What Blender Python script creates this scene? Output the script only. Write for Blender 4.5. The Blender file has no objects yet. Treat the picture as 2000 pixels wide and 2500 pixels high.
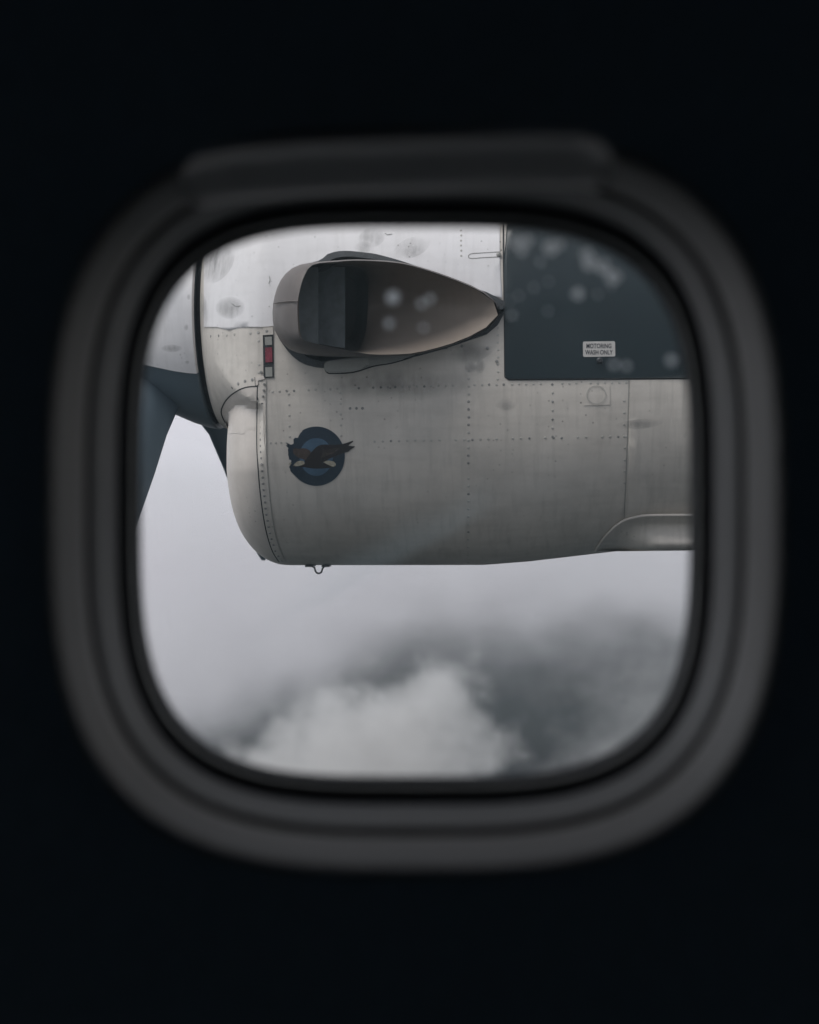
import bpy, bmesh, math, random
from mathutils import Vector, Matrix
from mathutils.bvhtree import BVHTree
from mathutils.geometry import delaunay_2d_cdt

random.seed(7)
R = math.radians
scene = bpy.context.scene
col = scene.collection

# ------------------------------------------------------------------ camera
FPX = 2917.0                      # focal length in pixels of the 2000 x 2500 photograph
YAW = math.atan(180.0 / FPX)      # the camera looks a little forward of square-on
cam_d = bpy.data.cameras.new('camera')
cam = bpy.data.objects.new('camera', cam_d)
col.objects.link(cam)
cam.location = (0, 0, 0)
cam.rotation_euler = (R(90), 0, YAW)
cam_d.sensor_fit = 'HORIZONTAL'
cam_d.sensor_width = 24.0
cam_d.lens = 35.0
cam_d.clip_start = 0.02
cam_d.clip_end = 60000
cam_d.dof.use_dof = True
cam_d.dof.focus_distance = 2.48
cam_d.dof.aperture_fstop = 3.7
scene.camera = cam

# ------------------------------------------------------------------ light
SUN_EL, SUN_AZ = 58.0, -128.0      # azimuth measured from +Y towards +X
scene.world = bpy.data.worlds.new('World')
w = scene.world
w.use_nodes = True
nt = w.node_tree
nt.nodes.clear()
sky = nt.nodes.new('ShaderNodeTexSky')
sky.sky_type = 'NISHITA'
sky.sun_disc = False
sky.sun_elevation = R(SUN_EL)
sky.sun_rotation = R(SUN_AZ)
sky.altitude = 2500
sky.air_density = 1.0
sky.dust_density = 2.5
sky.ozone_density = 1.0
bg = nt.nodes.new('ShaderNodeBackground')
bg.inputs['Strength'].default_value = 0.14
out = nt.nodes.new('ShaderNodeOutputWorld')
hs = nt.nodes.new('ShaderNodeHueSaturation')      # an overcast sky has little colour
hs.inputs['Saturation'].default_value = 0.22
nt.links.new(sky.outputs[0], hs.inputs['Color'])
nt.links.new(hs.outputs[0], bg.inputs['Color'])
nt.links.new(bg.outputs[0], out.inputs['Surface'])

sun_d = bpy.data.lights.new('sun', 'SUN')
sun_d.energy = 1.5
sun_d.angle = R(25)
sun_d.color = (1.0, 0.96, 0.91)
sun = bpy.data.objects.new('sun', sun_d)
col.objects.link(sun)
_d = Vector((math.sin(R(SUN_AZ)) * math.cos(R(SUN_EL)), math.cos(R(SUN_AZ)) * math.cos(R(SUN_EL)), math.sin(R(SUN_EL))))
sun.rotation_euler = (-_d).to_track_quat('-Z', 'Y').to_euler()

scene.view_settings.view_transform = 'Standard'
scene.view_settings.look = 'None'
scene.view_settings.exposure = 0.45
scene.view_settings.gamma = 1.0
scene.view_settings.use_curve_mapping = False
cy = scene.cycles
cy.use_denoising = True
cy.max_bounces = 14
cy.diffuse_bounces = 5
cy.glossy_bounces = 3
cy.transparent_max_bounces = 16
cy.volume_bounces = 12
cy.sample_clamp_indirect = 6.0
cy.volume_step_rate = 1.0
cy.volume_max_steps = 512

# ------------------------------------------------------------------ helpers
def ray(px, py):
    a, b = (px - 1000.0) / FPX, (1250.0 - py) / FPX
    c, s = math.cos(YAW), math.sin(YAW)
    return Vector((a * c - s, c + a * s, b))

def at(px, py, Y):
    d = ray(px, py)
    return d * (Y / d.y)

def to_px(p):
    c, s = math.cos(YAW), math.sin(YAW)
    a, b = p.x * c + p.y * s, -p.x * s + p.y * c
    return 1000 + FPX * a / b, 1250 - FPX * p.z / b

def tag(o, label=None, cat=None, kind=None, group=None):
    if label: o['label'] = label
    if cat: o['category'] = cat
    if kind: o['kind'] = kind
    if group: o['group'] = group
    return o

def empty(name, loc, label, cat, group=None):
    o = bpy.data.objects.new(name, None)
    col.objects.link(o)
    o.location = loc
    o.empty_display_size = 0.1
    return tag(o, label, cat, None, group)

def obj(name, verts, faces, mat, parent=None, smooth=True, angle=40):
    me = bpy.data.meshes.new(name)
    me.from_pydata([tuple(v) for v in verts], [], faces)
    me.update()
    bm = bmesh.new(); bm.from_mesh(me)
    bmesh.ops.remove_doubles(bm, verts=bm.verts, dist=1e-6)
    bmesh.ops.recalc_face_normals(bm, faces=bm.faces)
    bm.to_mesh(me); bm.free()
    if smooth:
        me.shade_smooth()
        if angle: me.set_sharp_from_angle(angle=R(angle))
    me.materials.append(mat)
    o = bpy.data.objects.new(name, me)
    col.objects.link(o)
    if parent is not None:
        o.parent = parent
        o.matrix_parent_inverse = Matrix.Translation(-parent.location)
    return o

def loft(rings, close=True, cap0=False, cap1=False):
    """rings: lists of points, all the same length -> verts, faces"""
    v, f = [], []
    n = len(rings[0])
    for r in rings: v += r
    for i in range(len(rings) - 1):
        for j in range(n if close else n - 1):
            k = (j + 1) % n
            f.append((i * n + j, i * n + k, (i + 1) * n + k, (i + 1) * n + j))
    if cap0: f.append(tuple(range(n)))
    if cap1: f.append(tuple(range((len(rings) - 1) * n, len(rings) * n)))
    return v, f

def tube(path, r, seg=8):
    rings = []
    for i, p in enumerate(path):
        p = Vector(p)
        t = (Vector(path[min(i + 1, len(path) - 1)]) - Vector(path[max(i - 1, 0)])).normalized()
        u = t.cross(Vector((0.3, 0.8, 0.52))).normalized(); w_ = t.cross(u)
        rings.append([p + r * (math.cos(2 * math.pi * k / seg) * u + math.sin(2 * math.pi * k / seg) * w_) for k in range(seg)])
    return loft(rings, True, True, True)

def smooth_poly(pts, n=6, closed=True):
    """Catmull-Rom through 2-D points"""
    out_, m = [], len(pts)
    rng = m if closed else m - 1
    for i in range(rng):
        g = (lambda k: pts[k % m]) if closed else (lambda k: pts[max(0, min(m - 1, k))])
        p0, p1, p2, p3 = g(i - 1), g(i), g(i + 1), g(i + 2)
        for k in range(n):
            t = k / n
            out_.append(tuple(0.5 * (2 * p1[a] + (p2[a] - p0[a]) * t + (2 * p0[a] - 5 * p1[a] + 4 * p2[a] - p3[a]) * t * t
                               + (3 * p1[a] - p0[a] - 3 * p2[a] + p3[a]) * t ** 3) for a in range(2)))
    if not closed: out_.append(pts[-1])
    return out_

def lerp_table(tab, x):
    if x <= tab[0][0]: return tab[0][1]
    for (a, va), (b, vb) in zip(tab, tab[1:]):
        if x <= b: return va + (vb - va) * (x - a) / (b - a)
    return tab[-1][1]

# ------------------------------------------------------------------ materials
class N:
    def __init__(self, name):
        self.m = bpy.data.materials.new(name); self.m.use_nodes = True
        self.t = self.m.node_tree; self.t.nodes.clear()
        self.out = self.t.nodes.new('ShaderNodeOutputMaterial')
    def n(self, typ, **kw):
        nd = self.t.nodes.new(typ)
        for k, v in kw.items():
            if k.startswith('i_'):
                key = k[2:].replace('_', ' ')
                nd.inputs[key].default_value = v
            else: setattr(nd, k, v)
        return nd
    def l(self, a, b): self.t.links.new(a, b)
    def coord(self, scale=(1, 1, 1)):
        tc = self.n('ShaderNodeTexCoord'); mp = self.n('ShaderNodeMapping')
        mp.inputs['Scale'].default_value = scale
        self.l(tc.outputs['Object'], mp.inputs[0]); return mp.outputs[0]
    def noise(self, scale, detail=5, rough=0.6, coords=None, lo=0.4, hi=0.6):
        nz = self.n('ShaderNodeTexNoise'); nz.inputs['Scale'].default_value = scale
        nz.inputs['Detail'].default_value = detail; nz.inputs['Roughness'].default_value = rough
        if coords is not None: self.l(coords, nz.inputs['Vector'])
        mr = self.n('ShaderNodeMapRange'); mr.inputs[1].default_value = lo; mr.inputs[2].default_value = hi
        self.l(nz.outputs[0], mr.inputs[0]); return mr.outputs[0]
    def mix(self, fac, a, b, blend='MIX'):
        mx = self.n('ShaderNodeMix'); mx.data_type = 'RGBA'; mx.blend_type = blend
        for s, v in ((mx.inputs[0], fac), (mx.inputs[6], a), (mx.inputs[7], b)):
            if hasattr(v, 'is_output'): self.l(v, s)
            elif isinstance(v, (int, float)): s.default_value = v
            else: s.default_value = (*v, 1)
        return mx.outputs[2]
    def mul(self, a, b, op='MULTIPLY'):
        mt = self.n('ShaderNodeMath'); mt.operation = op
        for s, v in zip(mt.inputs, (a, b)):
            if hasattr(v, 'is_output'): self.l(v, s)
            else: s.default_value = v
        return mt.outputs[0]

def paint(name, base, dark, rough=0.42, dirt=0.5, specks=0.5, scale=1.0, metallic=0.0, spec=0.5, bump=0.15):
    """aircraft paint: blotchy grime, streaks in the airflow and down the side, fine dark specks"""
    k = N(name)
    c0 = k.coord((1, 1, 1)); c1 = k.coord((2.5, 14, 14)); c2 = k.coord((26, 4, 2.2))
    a = k.noise(5 * scale, 6, 0.65, c0, 0.42, 0.75)
    b = k.noise(3.2 * scale, 5, 0.6, c1, 0.45, 0.85)
    d = k.noise(3.0 * scale, 4, 0.6, c2, 0.5, 0.8)
    colr = k.mix(k.mul(a, dirt * 0.55), base, dark)
    colr = k.mix(k.mul(b, dirt * 0.35), colr, dark)
    colr = k.mix(k.mul(d, dirt * 0.45), colr, dark)
    vo = k.n('ShaderNodeTexVoronoi'); vo.inputs['Scale'].default_value = 85 * scale; k.l(c0, vo.inputs['Vector'])
    mr = k.n('ShaderNodeMapRange'); mr.inputs[1].default_value = 0.10; mr.inputs[2].default_value = 0.20
    mr.inputs[3].default_value = 1; mr.inputs[4].default_value = 0; k.l(vo.outputs['Distance'], mr.inputs[0])
    gate = k.noise(7 * scale, 3, 0.6, c0, 0.46, 0.66)
    sep = k.n('ShaderNodeSeparateColor'); k.l(vo.outputs['Color'], sep.inputs[0])
    gate2 = k.mul(sep.outputs[0], 0.62, 'GREATER_THAN')
    colr = k.mix(k.mul(k.mul(mr.outputs[0], k.mul(gate, gate2)), specks), colr, tuple(x * 0.35 for x in dark))
    p = k.n('ShaderNodeBsdfPrincipled')
    k.l(colr, p.inputs['Base Color'])
    rr = k.n('ShaderNodeMapRange'); rr.inputs[3].default_value = rough; rr.inputs[4].default_value = min(1, rough + 0.22)
    k.l(a, rr.inputs[0]); k.l(rr.outputs[0], p.inputs['Roughness'])
    p.inputs['Metallic'].default_value = metallic
    p.inputs['Specular IOR Level'].default_value = spec
    bp = k.n('ShaderNodeBump'); bp.inputs['Strength'].default_value = bump; bp.inputs['Distance'].default_value = 0.004
    nb = k.noise(11 * scale, 3, 0.5, c0, 0.2, 0.8); k.l(nb, bp.inputs['Height']); k.l(bp.outputs[0], p.inputs['Normal'])
    k.l(p.outputs[0], k.out.inputs[0])
    return k.m

def flat(name, base, rough=0.6, metallic=0.0, var=0.25, scale=40, spec=0.5):
    k = N(name)
    a = k.noise(scale, 5, 0.65, k.coord(), 0.3, 0.7)
    colr = k.mix(a, tuple(x * (1 - var) for x in base), tuple(min(1, x * (1 + var)) for x in base))
    p = k.n('ShaderNodeBsdfPrincipled'); k.l(colr, p.inputs['Base Color'])
    p.inputs['Roughness'].default_value = rough; p.inputs['Metallic'].default_value = metallic
    p.inputs['Specular IOR Level'].default_value = spec
    k.l(p.outputs[0], k.out.inputs[0])
    return k.m

M = {}
M['white'] = paint('upper_white_paint', (0.79, 0.775, 0.785), (0.42, 0.41, 0.40), 0.38, 0.5, 0.6)
M['grey'] = paint('light_grey_paint', (0.635, 0.592, 0.540), (0.29, 0.27, 0.245), 0.42, 0.85, 0.7)
M['lip'] = paint('intake_grey_paint', (0.625, 0.575, 0.53), (0.35, 0.325, 0.30), 0.40, 0.5, 0.9)
M['navy'] = paint('dark_blue_grey_paint', (0.009, 0.020, 0.025), (0.006, 0.013, 0.017), 0.32, 0.5, 0.2, bump=0.05)
M['seal'] = flat('black_sealant', (0.018, 0.022, 0.026), 0.75)
M['rivet'] = flat('rivet_grey', (0.43, 0.42, 0.39), 0.5, 0.0, 0.2, 300)
M['rivet_dark'] = flat('screw_dark', (0.25, 0.25, 0.24), 0.5, 0.0, 0.4, 300)
M['spinner_dark'] = paint('spinner_blue_grey', (0.10, 0.135, 0.16), (0.06, 0.08, 0.10), 0.40, 0.5, 0.2)
M['blade'] = paint('blade_blue_grey', (0.080, 0.112, 0.138), (0.05, 0.072, 0.092), 0.42, 0.4, 0.1)
M['heat'] = paint('heat_tinted_steel', (0.16, 0.142, 0.135), (0.075, 0.07, 0.068), 0.5, 0.7, 0.2, 1.0, 0.35, bump=0.08)
M['heat_in'] = paint('sooty_steel', (0.225, 0.188, 0.158), (0.125, 0.108, 0.098), 0.6, 0.6, 0.1, 1.0, 0.1, bump=0.08)
M['vane'] = flat('sooty_vane', (0.20, 0.225, 0.24), 0.55, 0.0)
M['soot'] = flat('exhaust_soot', (0.045, 0.05, 0.055), 0.7, 0.1)
M['red'] = flat('red_tag', (0.20, 0.025, 0.045), 0.5, 0, 0.3, 90)
M['placard'] = flat('placard_grey', (0.52, 0.50, 0.48), 0.5, 0, 0.08)
M['ink'] = flat('placard_ink', (0.025, 0.03, 0.038), 0.6, 0, 0.1)
M['emblem_navy'] = flat('emblem_navy', (0.014, 0.028, 0.045), 0.45, 0, 0.15)
M['emblem_blue'] = flat('emblem_blue', (0.055, 0.105, 0.165), 0.45, 0, 0.2)
M['eagle_brown'] = flat('eagle_brown', (0.015, 0.012, 0.013), 0.5, 0, 0.5, 160)
M['eagle_feather'] = flat('eagle_feather', (0.060, 0.042, 0.036), 0.5, 0, 0.5, 160)
M['eagle_white'] = flat('eagle_white', (0.36, 0.33, 0.26), 0.5, 0, 0.5, 420)
M['lug'] = flat('lug_grey', (0.30, 0.30, 0.28), 0.5, 0.0, 0.15, 18)
M['steel'] = flat('dark_steel', (0.06, 0.065, 0.07), 0.4, 0.6, 0.2)
M['reveal'] = flat('window_reveal_plastic', (0.175, 0.163, 0.152), 0.5, 0, 0.06, 25, 0.4)
M['liner'] = flat('window_liner_plastic', (0.150, 0.147, 0.144), 0.5, 0, 0.06, 25, 0.3)
M['gasket'] = flat('window_gasket_rubber', (0.075, 0.078, 0.084), 0.7, 0, 0.1, 60, 0.2)
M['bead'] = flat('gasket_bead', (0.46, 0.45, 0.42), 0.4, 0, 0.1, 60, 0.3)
M['wall'] = flat('cabin_panel', (0.36, 0.44, 0.50), 0.8, 0, 0.08, 120, 0.2)
M['skin'] = flat('fuselage_white', (0.60, 0.60, 0.60), 0.4, 0, 0.05, 4)
M['shade'] = flat('shade_plastic', (0.64, 0.585, 0.55), 0.45, 0, 0.06, 30, 0.4)

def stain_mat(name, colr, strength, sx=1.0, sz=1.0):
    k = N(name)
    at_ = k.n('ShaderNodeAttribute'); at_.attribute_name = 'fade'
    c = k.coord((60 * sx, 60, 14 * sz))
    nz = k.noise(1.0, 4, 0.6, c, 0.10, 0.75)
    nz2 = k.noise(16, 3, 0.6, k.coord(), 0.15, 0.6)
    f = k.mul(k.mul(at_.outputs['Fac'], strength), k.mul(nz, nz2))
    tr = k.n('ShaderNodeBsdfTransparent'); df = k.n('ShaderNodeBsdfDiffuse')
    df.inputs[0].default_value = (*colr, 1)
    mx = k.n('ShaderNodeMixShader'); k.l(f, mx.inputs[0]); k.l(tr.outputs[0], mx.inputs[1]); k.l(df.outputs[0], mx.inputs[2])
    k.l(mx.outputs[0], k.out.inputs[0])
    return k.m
M['stain'] = stain_mat('grey_stain', (0.30, 0.30, 0.295), 0.7)
M['soot_and_shade'] = stain_mat('soot_and_shade', (0.10, 0.105, 0.105), 0.6, 0.15, 0.5)  # exhaust soot, with the stub's soft shadow painted into the same dark tone

# ------------------------------------------------------------------ sea far below and the cloud layer
ang = [2 * math.pi * i / 96 for i in range(96)]
k = N('sea_water')
p = k.n('ShaderNodeBsdfPrincipled'); p.inputs['Base Color'].default_value = (0.028, 0.034, 0.036, 1); p.inputs['Roughness'].default_value = 0.7; p.inputs['Specular IOR Level'].default_value = 0.15
bp = k.n('ShaderNodeBump'); bp.inputs['Strength'].default_value = 0.5; bp.inputs['Distance'].default_value = 4
nb = k.noise(0.02, 6, 0.6, k.coord(), 0.2, 0.8); k.l(nb, bp.inputs['Height']); k.l(bp.outputs[0], p.inputs['Normal'])
k.l(p.outputs[0], k.out.inputs[0])
sea = obj('sea', *loft([[Vector((40000 * math.cos(a), 40000 * math.sin(a), -1100)) for a in ang], [Vector((400 * math.cos(a), 400 * math.sin(a), -1100)) for a in ang]], True, False, True), k.m)
tag(sea, 'dark grey blue sea glimpsed through the gap in the clouds', None, 'structure')

class Fld:
    """tiny field algebra for the geometry-node cloud density"""
    tree = None
    def __init__(s, sock): s.s = sock
    @staticmethod
    def op(o, *args):
        nd = Fld.tree.nodes.new('ShaderNodeMath'); nd.operation = o
        for i, a in enumerate(args):
            if isinstance(a, Fld): Fld.tree.links.new(a.s, nd.inputs[i])
            else: nd.inputs[i].default_value = a
        return Fld(nd.outputs[0])
    def __add__(s, o): return Fld.op('ADD', s, o)
    __radd__ = __add__
    def __sub__(s, o): return Fld.op('SUBTRACT', s, o)
    def __rsub__(s, o): return Fld.op('SUBTRACT', o, s)
    def __mul__(s, o): return Fld.op('MULTIPLY', s, o)
    __rmul__ = __mul__
    def mx(s, o): return Fld.op('MAXIMUM', s, o)
    def mn(s, o): return Fld.op('MINIMUM', s, o)
    def ss(s, lo, hi, a=0.0, b=1.0):
        nd = Fld.tree.nodes.new('ShaderNodeMapRange'); nd.interpolation_type = 'SMOOTHSTEP'
        Fld.tree.links.new(s.s, nd.inputs[0])
        for i, v in enumerate((lo, hi, a, b)): nd.inputs[i + 1].default_value = v
        return Fld(nd.outputs[0])

def cloud_volume(name, lo, hi, res, build, mat):
    gt = bpy.data.node_groups.new(name + '_nodes', 'GeometryNodeTree')
    gt.interface.new_socket('Geometry', in_out='OUTPUT', socket_type='NodeSocketGeometry')
    Fld.tree = gt
    vc = gt.nodes.new('GeometryNodeVolumeCube')
    vc.inputs['Min'].default_value = lo; vc.inputs['Max'].default_value = hi
    for ax, r in zip('XYZ', res): vc.inputs['Resolution ' + ax].default_value = r
    pos = gt.nodes.new('GeometryNodeInputPosition')
    sp = gt.nodes.new('ShaderNodeSeparateXYZ'); gt.links.new(pos.outputs[0], sp.inputs[0])
    def noise(scale, detail, rough, sx=1, sy=1, sz=1, off=(0, 0, 0)):
        vm = gt.nodes.new('ShaderNodeVectorMath'); vm.operation = 'MULTIPLY_ADD'
        gt.links.new(pos.outputs[0], vm.inputs[0]); vm.inputs[1].default_value = (sx, sy, sz); vm.inputs[2].default_value = off
        nz = gt.nodes.new('ShaderNodeTexNoise'); nz.inputs['Scale'].default_value = scale
        nz.inputs['Detail'].default_value = detail; nz.inputs['Roughness'].default_value = rough
        gt.links.new(vm.outputs[0], nz.inputs['Vector']); return Fld(nz.outputs[0]) - 0.5
    d = build(Fld(sp.outputs[0]), Fld(sp.outputs[1]), Fld(sp.outputs[2]), noise)
    gt.links.new(d.s, vc.inputs['Density'])
    sm = gt.nodes.new('GeometryNodeSetMaterial'); sm.inputs['Material'].default_value = mat
    gt.links.new(vc.outputs[0], sm.inputs[0])
    go = gt.nodes.new('NodeGroupOutput'); gt.links.new(sm.outputs[0], go.inputs[0])
    me = bpy.data.meshes.new(name)
    o = bpy.data.objects.new(name, me); col.objects.link(o)
    md = o.modifiers.new('cloud', 'NODES'); md.node_group = gt
    me.materials.append(mat)
    return o

k = N('cloud_vapour')
pv = k.n('ShaderNodeVolumePrincipled')
pv.inputs['Color'].default_value = (0.978, 0.970, 0.985, 1); pv.inputs['Density'].default_value = 1.0; pv.inputs['Anisotropy'].default_value = 0.25
k.l(pv.outputs[0], k.out.inputs['Volume'])
M['vapour'] = k.m
k = N('thin_cloud_vapour')
pv = k.n('ShaderNodeVolumePrincipled')
pv.inputs['Color'].default_value = (0.87, 0.86, 0.85, 1); pv.inputs['Density'].default_value = 1.0; pv.inputs['Anisotropy'].default_value = 0.25
k.l(pv.outputs[0], k.out.inputs['Volume'])
M['vapour_near'] = k.m

def blob(X, Y, Z, c, r):
    a = (X - c[0]) * (1 / r[0]); b = (Y - c[1]) * (1 / r[1]); d = (Z - c[2]) * (1 / r[2])
    return 1.0 - Fld.op('SQRT', a * a + b * b + d * d)

def px3(px, py, D):
    v = at(px, py, D); return (v.x, v.y, v.z)

def near_cloud(X, Y, Z, noise):
    n1 = noise(0.022, 4, 0.6); n2 = noise(0.07, 5, 0.65); n3 = noise(0.20, 4, 0.6)
    wob = n1 * 1.3 + n2 * 1.7 + n3 * 1.1
    f = blob(X, Y, Z, px3(940, 1840, 330), (35, 38, 28))
    for px, py, D, r in ((1080, 1730, 328, (17, 24, 19)), (850, 1850, 322, (28, 30, 18)), (720, 1940, 318, (28, 30, 18))):
        f = f.mx(blob(X, Y, Z, px3(px, py, D), r))
    core = (f + wob).ss(0.10, 0.52)
    g = blob(X, Y, Z, px3(1580, 1740, 410), (40, 36, 24)).mx(blob(X, Y, Z, px3(1480, 1880, 380), (26, 30, 16)))
    wisp = (g + wob * 1.3).ss(-0.05, 1.0)
    return core * 0.06 + wisp * 0.014

def far_cloud(X, Y, Z, noise):
    n1 = noise(0.0065, 5, 0.6); n2 = noise(0.02, 4, 0.6); n3 = noise(0.004, 4, 0.55, 1, 0.6, 2.2, (3, 1, 7))
    edge = Y + X * 0.75 - 600.0 + n1 * 420.0 + n2 * 90.0      # deck comes nearer on the right
    floor_ = Z - (X * 0.5 - 72.0).mn(-108.0) + n1 * 90.0 + n2 * 60.0
    top = (Y - 700.0) * 0.11 - Z + n1 * 90.0 + n2 * 30.0
    n4 = noise(0.013, 6, 0.66, 1, 0.7, 1.8, (40, 9, 3))
    thick = (n3 * 4.0 + n4 * 5.0 + n2 * 1.5 + 0.7).mx(0.12)
    return edge.ss(0, 420) * floor_.ss(-55, 80) * top.ss(-20, 30) * thick * 0.0065

nearc = cloud_volume('cumulus_cloud', (-110, 230, -120), (90, 470, -18), (110, 130, 70), near_cloud, M['vapour_near'])
tag(nearc, 'pale grey billowing cloud rising just below the engine beside the dark gap', 'cloud', 'stuff')
midc = cloud_volume('clouds', (-520, 320, -300), (420, 1500, 180), (165, 170, 90), far_cloud, M['vapour'])
tag(midc, 'soft bright layer of cloud filling the view below and beyond the engine', 'cloud layer', 'stuff')
farc = cloud_volume('clouds', (-1900, 1500, -330), (1900, 5000, 330), (160, 150, 80), far_cloud, M['vapour'])
tag(farc, 'distant white bank of cloud seen between the propeller blades', 'cloud bank', 'stuff')

# ------------------------------------------------------------------ cabin wall and shell
WIN = Vector((1014, 1226))         # window centre in photo pixels
Y_OUT, Y_IN = 0.46, 0.60
NSEG = 128
def window_ring(hx, hy, n, Y, cx=1014.0, cyy=1226.0, seg=NSEG):
    pts = []
    for i in range(seg):
        t = 2 * math.pi * i / seg
        c, s = math.cos(t), math.sin(t)
        x = cx + hx * math.copysign(abs(c) ** (2 / n), c)
        y = cyy + hy * math.copysign(abs(s) ** (2 / n), s)
        pts.append(at(x, y, Y))
    return pts

def wall_y(z, base): return base - 0.16 * z * z
def rect_ring(hx, z0, z1, base):
    pts = []
    for i in range(NSEG):
        t = 2 * math.pi * i / NSEG
        c, s = math.cos(t), -math.sin(t)
        m = max(abs(c), abs(s))
        z = (s / m) * (z1 if s > 0 else -z0)
        pts.append(Vector((c / m * hx, wall_y(z, base), z)))
    return pts

o0 = window_ring(893, 903, 3.05, Y_OUT)
skin_in = window_ring(700, 702, 3.6, 0.66)
far0 = rect_ring(1.6, -1.0, 1.1, Y_OUT)
far1 = rect_ring(1.6, -1.0, 1.1, 0.68)
mid0 = [a.lerp(b, 0.12) for a, b in zip(o0, far0)]
for q in mid0: q.y = Y_OUT - 0.0005
cabin_wall = obj('cabin_wall', *loft([far0, mid0, o0]), M['wall'], None, True, 30)
tag(cabin_wall, 'dark unlit cabin wall panel around the aircraft window', None, 'structure')
fus = obj('fuselage_skin_wall', *loft([far0, far1, skin_in]), M['skin'], None, True, 30)
tag(fus, 'white outer skin of the fuselage around the window', None, 'structure')
zt, zb_, yb = 1.1, -1.0, -2.2
yt0, yb0 = wall_y(zt, Y_OUT), wall_y(zb_, Y_OUT)
v = []
for x in (-1.6, 1.6):
    v += [Vector((x, yt0, zt)), Vector((x, -0.6, 1.35)), Vector((x, yb, 1.0)), Vector((x, yb, -0.9)), Vector((x, yb0, zb_))]
f = [(0, 1, 6, 5), (1, 2, 7, 6), (2, 3, 8, 7), (3, 4, 9, 8), (0, 1, 2, 3, 4), (5, 6, 7, 8, 9)]
shell = obj('cabin_interior_wall', v, f, M['wall'], None, False)
tag(shell, 'dark cabin ceiling, floor and far wall behind the viewer', None, 'structure')

# ------------------------------------------------------------------ window
win = empty('cabin_window', (at(1014, 1226, Y_IN)), 'rounded square aircraft window with grey stepped frame in the dark cabin wall', 'window')
# outer bevelled frame of the opening, its lip rounded over into the wall
prof = [(902, 912, 3.05, Y_OUT - 0.001), (892, 902, 3.05, Y_OUT + 0.000), (880, 890, 3.05, Y_OUT + 0.0025), (866, 876, 3.1, Y_OUT + 0.009), (835, 846, 3.1, Y_OUT + 0.024), (806, 816, 3.15, Y_OUT + 0.041), (809, 819, 3.15, Y_OUT + 0.046), (830, 840, 3.15, Y_OUT + 0.052)]
obj('frame', *loft([window_ring(*a) for a in prof]), M['reveal'], win)
obj('frame_groove', *loft([window_ring(*a) for a in ((832, 842, 3.15, Y_OUT + 0.058), (770, 780, 3.2, Y_OUT + 0.068))]), M['gasket'], win)
prof = [(796, 806, 3.2, Y_OUT + 0.058), (791, 800, 3.2, Y_OUT + 0.051), (786, 794, 3.2, Y_OUT + 0.052), (770, 778, 3.25, Y_OUT + 0.066), (742, 752, 3.35, Y_OUT + 0.090), (728, 738, 3.4, Y_OUT + 0.108)]
obj('liner', *loft([window_ring(*a) for a in prof]), M['liner'], win)
prof = [(738, 748, 3.4, Y_OUT + 0.110), (712, 722, 3.45, Y_OUT + 0.112), (700, 708, 3.5, Y_OUT + 0.116), (696, 702, 3.5, Y_OUT + 0.124), (672, 674, 3.6, Y_OUT + 0.130), (669, 670, 3.6, Y_OUT + 0.140), (676, 677, 3.6, Y_OUT + 0.150), (700, 702, 3.6, Y_OUT + 0.152), (705, 707, 3.6, 0.66)]
obj('gasket', *loft([window_ring(*a) for a in prof]), M['gasket'], win)
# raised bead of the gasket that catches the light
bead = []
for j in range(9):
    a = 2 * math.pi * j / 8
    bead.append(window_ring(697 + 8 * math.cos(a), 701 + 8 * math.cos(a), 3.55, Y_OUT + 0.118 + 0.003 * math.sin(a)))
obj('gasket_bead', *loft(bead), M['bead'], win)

# acrylic pane with wiping smears and a film of dust
k = N('acrylic_pane')
tr = k.n('ShaderNodeBsdfTransparent'); tr.inputs[0].default_value = (0.97, 0.975, 0.98, 1)
df = k.n('ShaderNodeBsdfTranslucent'); df.inputs[0].default_value = (0.70, 0.87, 0.93, 1)
tc = k.n('ShaderNodeTexCoord'); mp = k.n('ShaderNodeMapping'); mp.inputs['Rotation'].default_value = (0, R(32), 0); mp.inputs['Scale'].default_value = (3, 1, 22)
k.l(tc.outputs['Object'], mp.inputs[0])
sm = k.noise(2.2, 3, 0.5, mp.outputs[0], 0.52, 0.72)
du = k.noise(14, 4, 0.6, k.coord(), 0.35, 0.75)
sx_ = k.n('ShaderNodeSeparateXYZ'); k.l(tc.outputs['Object'], sx_.inputs[0])
ds = k.mul(k.mul(k.mul(sx_.outputs[0], -0.004, 'ADD'), 0.485), k.mul(k.mul(sx_.outputs[2], -0.004, 'ADD'), -0.875), 'ADD')
wv = k.noise(30, 3, 0.5, k.coord(), 0.2, 0.8)
ds = k.mul(ds, k.mul(wv, 0.006), 'ADD')
def sstep(v, a_, b_, lo=0.0, hi=1.0):
    nd = k.n('ShaderNodeMapRange'); nd.interpolation_type = 'SMOOTHSTEP'; k.l(v, nd.inputs[0])
    for i_, x_ in enumerate((a_, b_, lo, hi)): nd.inputs[i_ + 1].default_value = x_
    return nd.outputs[0]
along = k.mul(sstep(sx_.outputs[0], 0.012, -0.01), sstep(sx_.outputs[0], -0.13, -0.06))
wipe = k.mul(k.mul(sstep(ds, -0.016, 0.002), sstep(ds, 0.0075, 0.0035)), along)
fac = k.mul(k.mul(k.mul(sm, 0.02), k.mul(du, 0.045), 'ADD'), 0.022, 'ADD')
fac = k.mul(fac, k.mul(wipe, 0.10), 'ADD')
mx = k.n('ShaderNodeMixShader'); k.l(fac, mx.inputs[0]); k.l(tr.outputs[0], mx.inputs[1]); k.l(df.outputs[0], mx.inputs[2])
k.l(mx.outputs[0], k.out.inputs[0])
pr = window_ring(690, 692, 3.6, Y_OUT + 0.145)
pane = obj('pane', pr, [tuple(range(NSEG))], k.m, win, False)

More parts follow.
